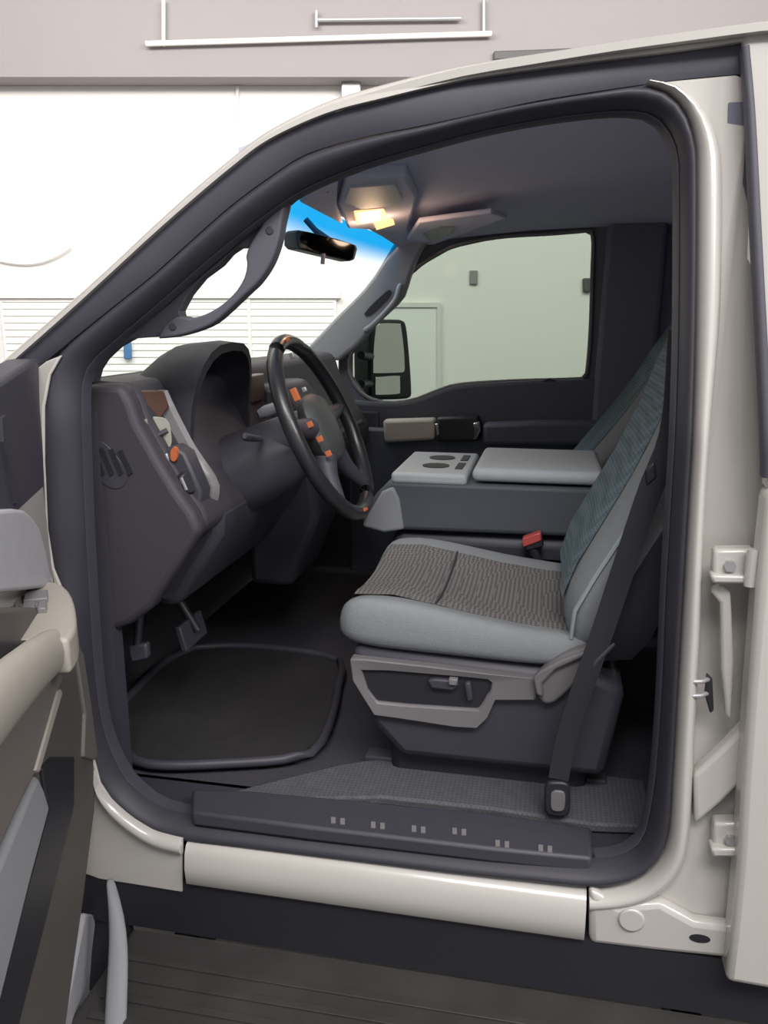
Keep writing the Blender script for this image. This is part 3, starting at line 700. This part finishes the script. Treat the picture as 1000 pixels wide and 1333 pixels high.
# ================================================================== rear door
rd = thing('rear_door', 'closed white rear door at the edge beside the doorway pillar', 'door', (.7,0,.6))
RD=[(945,1280),(953,1215),(962,1120),(968,1010),(976,900),(986,770),(1000,640)]
RDu=[(998,600),(992,450),(984,300),(977,150),(969,60),(966,38)]
lo=[US(a,b,-.03) for a,b in RD]; 
low=lo+[Vector((1.25,-.03,1.45)),Vector((1.25,-.03,.57))]
slab('door_skin', low, (0,.06,0), 'white', rd, bevel=.012, seg=3)
up=[US(a,b,-.005) for a,b in [(1000,640)]+RDu]
X2=.40
upo=[Vector((p.x+.10,p.y,p.z)) for p in up]
topz=up[-1].z
slab('window_frame', up+[Vector((1.25,up[-1].y,topz+.005)),Vector((1.25,up[-1].y,topz-.10))]+[Vector((upo[-1].x,upo[-1].y,topz-.10))]+list(reversed(upo[:-2])), (0,.04,0), 'white', rd, bevel=.006)
slab('window_glass', [upo[0],upo[3],Vector((upo[-1].x,upo[-1].y+.01,topz-.08)),Vector((1.25,upo[-1].y+.01,topz-.08)),Vector((1.25,upo[0].y+.01,upo[0].z))], (0,.004,0), 'tint', rd)
# dark seal on the leading edge
so=[(966,62),(972,150),(979,300),(987,450),(993,590),(993,622)]; si=[(976,58),(984,150),(992,300),(1000,450),(1007,590),(1007,622)]
band('edge_seal', sm(so,40), sm(si,40), -.012, -.014, .003, .02, 'channel', rd, 40)
def hinge(y0):
    h=sslab('hinge', [(930,y0),(985,y0-1),(990,y0+46),(928,y0+44)], .012, .03, 'white', rd, bevel=.005)
    p=US(978,y0+22,.0); cyl('hinge_pin', p+Vector((0,-.004,-.028)), (0,0,1), .009, .056, 'white', h, n=14)
    p=US(950,y0+20,.012); cyl('hinge_bolt', p, (0,-1,0), .009, .007, 'metal', h, n=6)
    sslab('hinge_shelf', [(926,y0+33),(985,y0+34),(990,y0+44),(928,y0+44)], -.002, .03, 'white', h, bevel=.004)
hinge(716); hinge(1072)
sslab('gap_shade', [(975,884),(983,888),(978,962),(970,966),(972,925)], .012, .012, 'rubber', rd, bevel=.002)  # dark strip drawing the shadow between pillar and rear door

# ================================================================== open front door
TH=math.radians(68)
fd = thing('front_door', 'opened driver door with taupe armrest, window switches and grey map pocket', 'door', (-.90,-.03,0), (0,0,-TH))
MW=fd.matrix_world.copy()
def D(s,t,z): return MW @ Vector((s,t,z))
def dprof(name, tz, s0, s1, m, par=None, bevel=0, **kw):   # cross-section (t,z) run along the door
    return slab(name, [D(s0,t,z) for t,z in tz], (D(s1,0,0)-D(s0,0,0)), m, par or fd, bevel, **kw)
def aD(px,py,t):
    nn=(D(0,1,0)-D(0,0,0)); H=D(0,t,0); d=ray(px,py); k=(H-CAM).dot(nn)/d.dot(nn); return CAM+d*k
def dslab(name, px, t, th, m, par=None, bevel=0, **kw):    # outline on the door's inner face
    nn=(D(0,1,0)-D(0,0,0)); return slab(name, [aD(a,b,t) for a,b in px], nn*(-th), m, par or fd, bevel, **kw)
dprof('door_shell', [(-.02,.56),(-.035,.9),(-.04,1.3),(-.02,1.40),(.05,1.40),(.055,.62),(.03,.56)], .0, 1.02, 'white', bevel=.012, seg=3)
def zslab(name, px, z, th, m, par=None, bevel=0, **kw): return slab(name,[aZ(a,b,z) for a,b in px],(0,0,-th),m,par or fd,bevel,**kw)
dslab('upper_trim', [(-80,668),(0,664),(20,662),(33,664),(44,674),(52,687),(60,715),(68,755),(68,764),(0,772),(-80,778)], .075, .06, 'doorgrey', bevel=.008, seg=3)
dslab('door_panel', [(94,790),(104,830),(110,860),(119,930),(126,985),(123,1060),(108,1180),(98,1250),(86,1340),(84,1400),(-90,1400),(-90,790)], .09, .07, 'taupedark', bevel=.008, seg=3)
dslab('front_edge_trim', [(98,832),(109,850),(119,915),(128,985),(124,989),(110,985),(112,930)], .096, .03, 'tan', bevel=.003)
zslab('switch_deck', sm([(-90,768),(0,764),(50,758),(68,756),(84,762),(94,776),(99,798),(98,818),(88,832)],30)+[(62,832),(0,836),(-90,840)], 1.262, .05, 'tanlight', fd, bevel=.010, seg=4)
for q in ([(32,770),(62,767),(62,778),(30,781)],[(29,784),(46,782),(45,792),(27,794)],[(49,782),(61,781),(60,791),(48,792)]):
    zslab('window_switch', q, 1.270, .012, 'silver', fd, bevel=.002)
zslab('switch_plate', [(-90,772),(24,769),(28,800),(36,806),(30,812),(-90,816)], 1.264, .004, 'silver', fd, bevel=.001)
for k in range(3):
    zslab('mirror_switch', [(2+k*8,774),(7+k*8,773),(8+k*8,796),(3+k*8,797)], 1.268, .008, 'chrome' if k==1 else 'silver', fd, bevel=.002)
rings=[]
for (a,b,t,r_) in [(80,842,.125,.030),(62,852,.125,.032),(40,870,.125,.034),(14,895,.125,.036),(-20,930,.125,.038),(-60,975,.125,.038)]:
    p=aD(a,b,t); rings.append([p+(D(0,1,0)-D(0,0,0))*(r_*.6*math.cos(q))+Vector((0,0,r_*math.sin(q))) for q in [2*math.pi*k/14 for k in range(14)]])
loft('pull_bar', rings, 'tanlight', fd)
dslab('pull_recess', [(-80,838),(62,832),(70,850),(30,870),(0,900),(-80,980)], .10, .03, 'black', bevel=.004)
dslab('lower_armrest', sm([(60,852),(78,866),(84,884),(78,900),(64,950),(49,1004),(20,1065),(-10,1130),(-80,1260)],30)+[(-80,900),(0,885)], .118, .05, 'tan', bevel=.014, seg=3)
dslab('reflector_bezel', [(76,900),(80,897),(82,902),(52,1006),(47,1003)], .121, .012, 'tanlight', bevel=.002)
dslab('map_pocket', [(50,1008),(58,1025),(66,1052),(40,1150),(0,1312),(-60,1500),(-90,1500),(-90,1330),(0,1128)], .112, .05, 'greypillar', bevel=.008, seg=3)
dslab('pocket_shadow_gap', [(56,1000),(70,985),(97,985),(97,1050),(60,1200),(24,1340),(-10,1400),(-20,1380),(30,1180),(64,1054)], .096, .02, 'black', bevel=.003)
dslab('lower_sheet', [(112,1188),(126,1190),(120,1240),(117,1288),(131,1290),(131,1345),(80,1345),(96,1270)], .06, .05, 'doorgrey', bevel=.006)
# window frame and mirror sail of the opened door
dslab('window_frame', [(-60,545),(0,497),(45,468),(72,464),(60,490),(55,520),(56,560),(58,610),(61,670),(63,715),(56,710),(31,695),(0,695),(-60,700)], .05, .05, 'channel', bevel=.008)
dslab('sail_trim', sm([(8,540),(12,575),(20,610),(28,650)],10)+[(22,655),(14,615),(5,575),(3,545)], .056, .006, 'dark')
# ================================================================== running board
rn = thing('running_board', 'worn dark running board below the white sill', 'running board', (-.2,-.12,.45))
box('step_tread', (-.77,-.30,.46),(.55,.02,.495),'steel',rn,bevel=.012,seg=3)
for k in range(5):
    box('tread_rib', (-.74,-.25+k*.045,.4945),(.5,-.235+k*.045,.499),'steel',rn,bevel=.001)
rings=[]
for a,b,Y,w_ in [(143,1142,-.005,.006),(146,1158,-.03,.011),(152,1190,-.06,.018),(155,1230,-.10,.022),(153,1280,-.15,.024),(150,1340,-.21,.024),(148,1400,-.27,.024)]:
    p=aY(a,b,Y); rings.append([p+Vector(v) for v in [(-w_,0,0),(-w_*.5,-.012,.004),(w_*.5,-.012,.004),(w_,0,0),(w_*.5,.01,-.004),(-w_*.5,.01,-.004)]])
eb=loft('end_bracket', rings, 'greypillar', rn, sub=1); eb['label']='pale grey curved end bracket'
for x in (-.7,.25): box('step_bracket', (x,-.05,.40),(x+.06,.12,.47),'black',rn,bevel=.005)

# ================================================================== the garage
HD=Vector((-math.sin(YAW),math.cos(YAW),0)); WD=7.0
gz=-YAW
def Gp(px,py,off=0):     # point on the far wall (its plane stands square to the room)
    d=ray(px,py); k=(WD-off)/d.dot(HD); return CAM+d*k
def gl(r,f,z): return CAM*Vector((1,1,0)) if False else Vector((CAM.x,CAM.y,0))+RT*r+HD*f+Vector((0,0,z))
def gbox(name, r0,r1,f0,f1,z0,z1,m,par=None,bevel=0):
    return slab(name,[gl(r0,f0,z0),gl(r1,f0,z0),gl(r1,f0,z1),gl(r0,f0,z1)],HD*(f1-f0),m,par,bevel)
ZS=Gp(100,112).z
struct(gbox('floor',-7,7,-5,WD+.2,-.1,0,'concrete'))
struct(gbox('wall_back',-7,7,WD,WD+.15,0,5.2,'wall'))
struct(gbox('wall_left',-7.15,-7,-5,WD,0,5.2,'wall'))
struct(gbox('wall_right',7,7.15,-5,WD,0,5.2,'wall'))
struct(gbox('ceiling',-7,7,-1,WD+.2,5.2,5.3,'wall'))
struct(gbox('trim_1',-7,7,WD-.25,WD,ZS,5.2,'soffit'))
def gpx(name, pts, off, th, m, par=None, bevel=0):
    return slab(name,[Gp(a,b,off) for a,b in pts],HD*th,m,par,bevel)
# wide panelled overhead door behind the windscreen
z_=Gp(5,386).z; r0=-4.0
dr=thing('overhead_door','wide white ribbed overhead door on the back wall, seen through the windscreen','garage door',gl(-2,WD,0))
xl=(Gp(3,386)-gl(0,0,0)).dot(RT); xr=(Gp(438,386)-gl(0,0,0)).dot(RT)
gbox('door_leaf',xl,xr,WD-.06,WD-.002,.01,z_,'shopdoor',dr)
for k in range(26):
    zz=z_-.04-k*.055
    gbox('panel_joint',xl+.02,xr-.02,WD-.068,WD-.055,zz-.005,zz+.005,'groove',dr)
gbox('door_head_trim',xl-.04,xr+.04,WD-.09,WD,z_-.015,z_+.03,'groove',dr)
gbox('door_side_trim',xl-.04,xl,WD-.08,WD,0,z_,'groove',dr)
gbox('door_post',xl+ (xr-xl)*.735,xl+(xr-xl)*.735+.03,WD-.075,WD-.05,0,z_,'groove',dr)
# plain door beyond the far side window
d1=gpx('door_1',[(500,399),(569,399),(569,700),(500,700)],.03,.05,'shopdoor'); struct(d1)
gpx('door_frame',[(496,394),(574,394),(574,700),(569,700),(569,400),(496,400)],.05,.06,'groove',d1)
pl=gpx('wall_switch_box',[(612,352),(622,352),(622,370),(612,370)],.03,.03,'soffit',None,.004); tag(pl,'tiny grey switch box on the wall seen through the far side window','switch box')
pk=gpx('wall_hook',[(760,362),(770,362),(770,380),(760,380)],.05,.05,'brownbox',None,.01); tag(pk,'small dark hook on the wall behind the rear edge of the far side window','hook')
bl=gpx('squeegee',[(160,444),(170,444),(171,468),(161,468)],.12,.03,'blue',None,.01); tag(bl,'blue upright strip seen low through the near corner of the windscreen','squeegee')
# high rail, fittings and cable
rl=thing('wall_rail','long pale horizontal rail high on the grey wall band','rail',Gp(500,45,.28))
tube('rail_bar',[Gp(190,57,.3),Gp(640,44,.3)],.02,'wall',rl,n=8)
tube('rail_bar',[Gp(413,26,.3),Gp(600,24,.3)],.015,'metal',rl,n=8)
for a,b,c_ in ((412,14,36),(630,0,46),(213,0,60)): tube('rail_bracket',[Gp(a,b,.29),Gp(a,c_,.29)],.014,'metal' if a!=213 else 'wall',rl,n=8)
x1=gpx('wall_vent',[(643,66),(700,64),(745,62),(745,74),(643,78)],.3,.1,'brownbox',None,.01); tag(x1,'long dark vent on the grey wall band just above the roof','vent')
x2=gpx('junction_box',[(444,106),(470,104),(470,140),(444,140)],.12,.1,'metal',None,.01); tag(x2,'grey metal box peeking over the curved front of the roof','box')
cb=tube('hanging_cable',[Gp(a,b,.03) for a,b in sm([(-20,335),(20,343),(50,342),(75,333),(92,322)],16)],.009,'groove',None,n=6); tag(cb,'thin pale cable sagging on the white wall at the far left','cable')
tube_=tube('conduit',[Gp(309,112,.03),Gp(309,215,.03)],.012,'groove',None,n=8); tag(tube_,'thin upright conduit on the white wall just above the windscreen pillar','conduit')

# ================================================================== light
def area(name, loc, target, size, power, c=(1,1,1), sy=None):
    l=bpy.data.lights.new(name,'AREA'); l.energy=power; l.color=c; l.size=size
    if sy: l.shape='RECTANGLE'; l.size_y=sy
    o=bpy.data.objects.new(name,l); COL.objects.link(o); o.location=loc
    o.rotation_euler=(Vector(target)-Vector(loc)).to_track_quat('-Z','Y').to_euler(); return o
area('shop_lamp', gl(-2.2,3.2,4.3), gl(-2.0,6.9,1.6), 3.5, 200, (1,.97,.93), 1.0)
area('shop_lamp', gl(2.2,3.2,4.3), gl(2.0,6.9,1.6), 3.0, 170, (1,.98,.95), 1.0)
area('shop_lamp', gl(.3,-1.8,4.9), gl(.2,1.2,1.0), 3.0, 190, (1,.97,.94), 1.2)
area('shop_lamp', gl(3.2,-1.4,4.4), gl(-.4,1.2,1.1), 2.0, 120, (1,.97,.94), 1.0)  # extra unseen lamp, added to brighten the open door and dash
pl_=bpy.data.lights.new('dome_lamp','POINT'); pl_.energy=.8; pl_.color=(1,.66,.40); pl_.shadow_soft_size=.03
po_=bpy.data.objects.new('dome_lamp',pl_); COL.objects.link(po_); po_.location=aHL(487,276)+Vector((0,0,-.06))
w=bpy.data.worlds.new('world'); sc.world=w; w.use_nodes=True
bg=w.node_tree.nodes['Background']; bg.inputs[0].default_value=(.95,.97,1,1); bg.inputs[1].default_value=.5
sc.view_settings.view_transform='Standard'; sc.view_settings.look='None'; sc.view_settings.gamma=1; sc.view_settings.exposure=0
sc.view_settings.use_curve_mapping=False
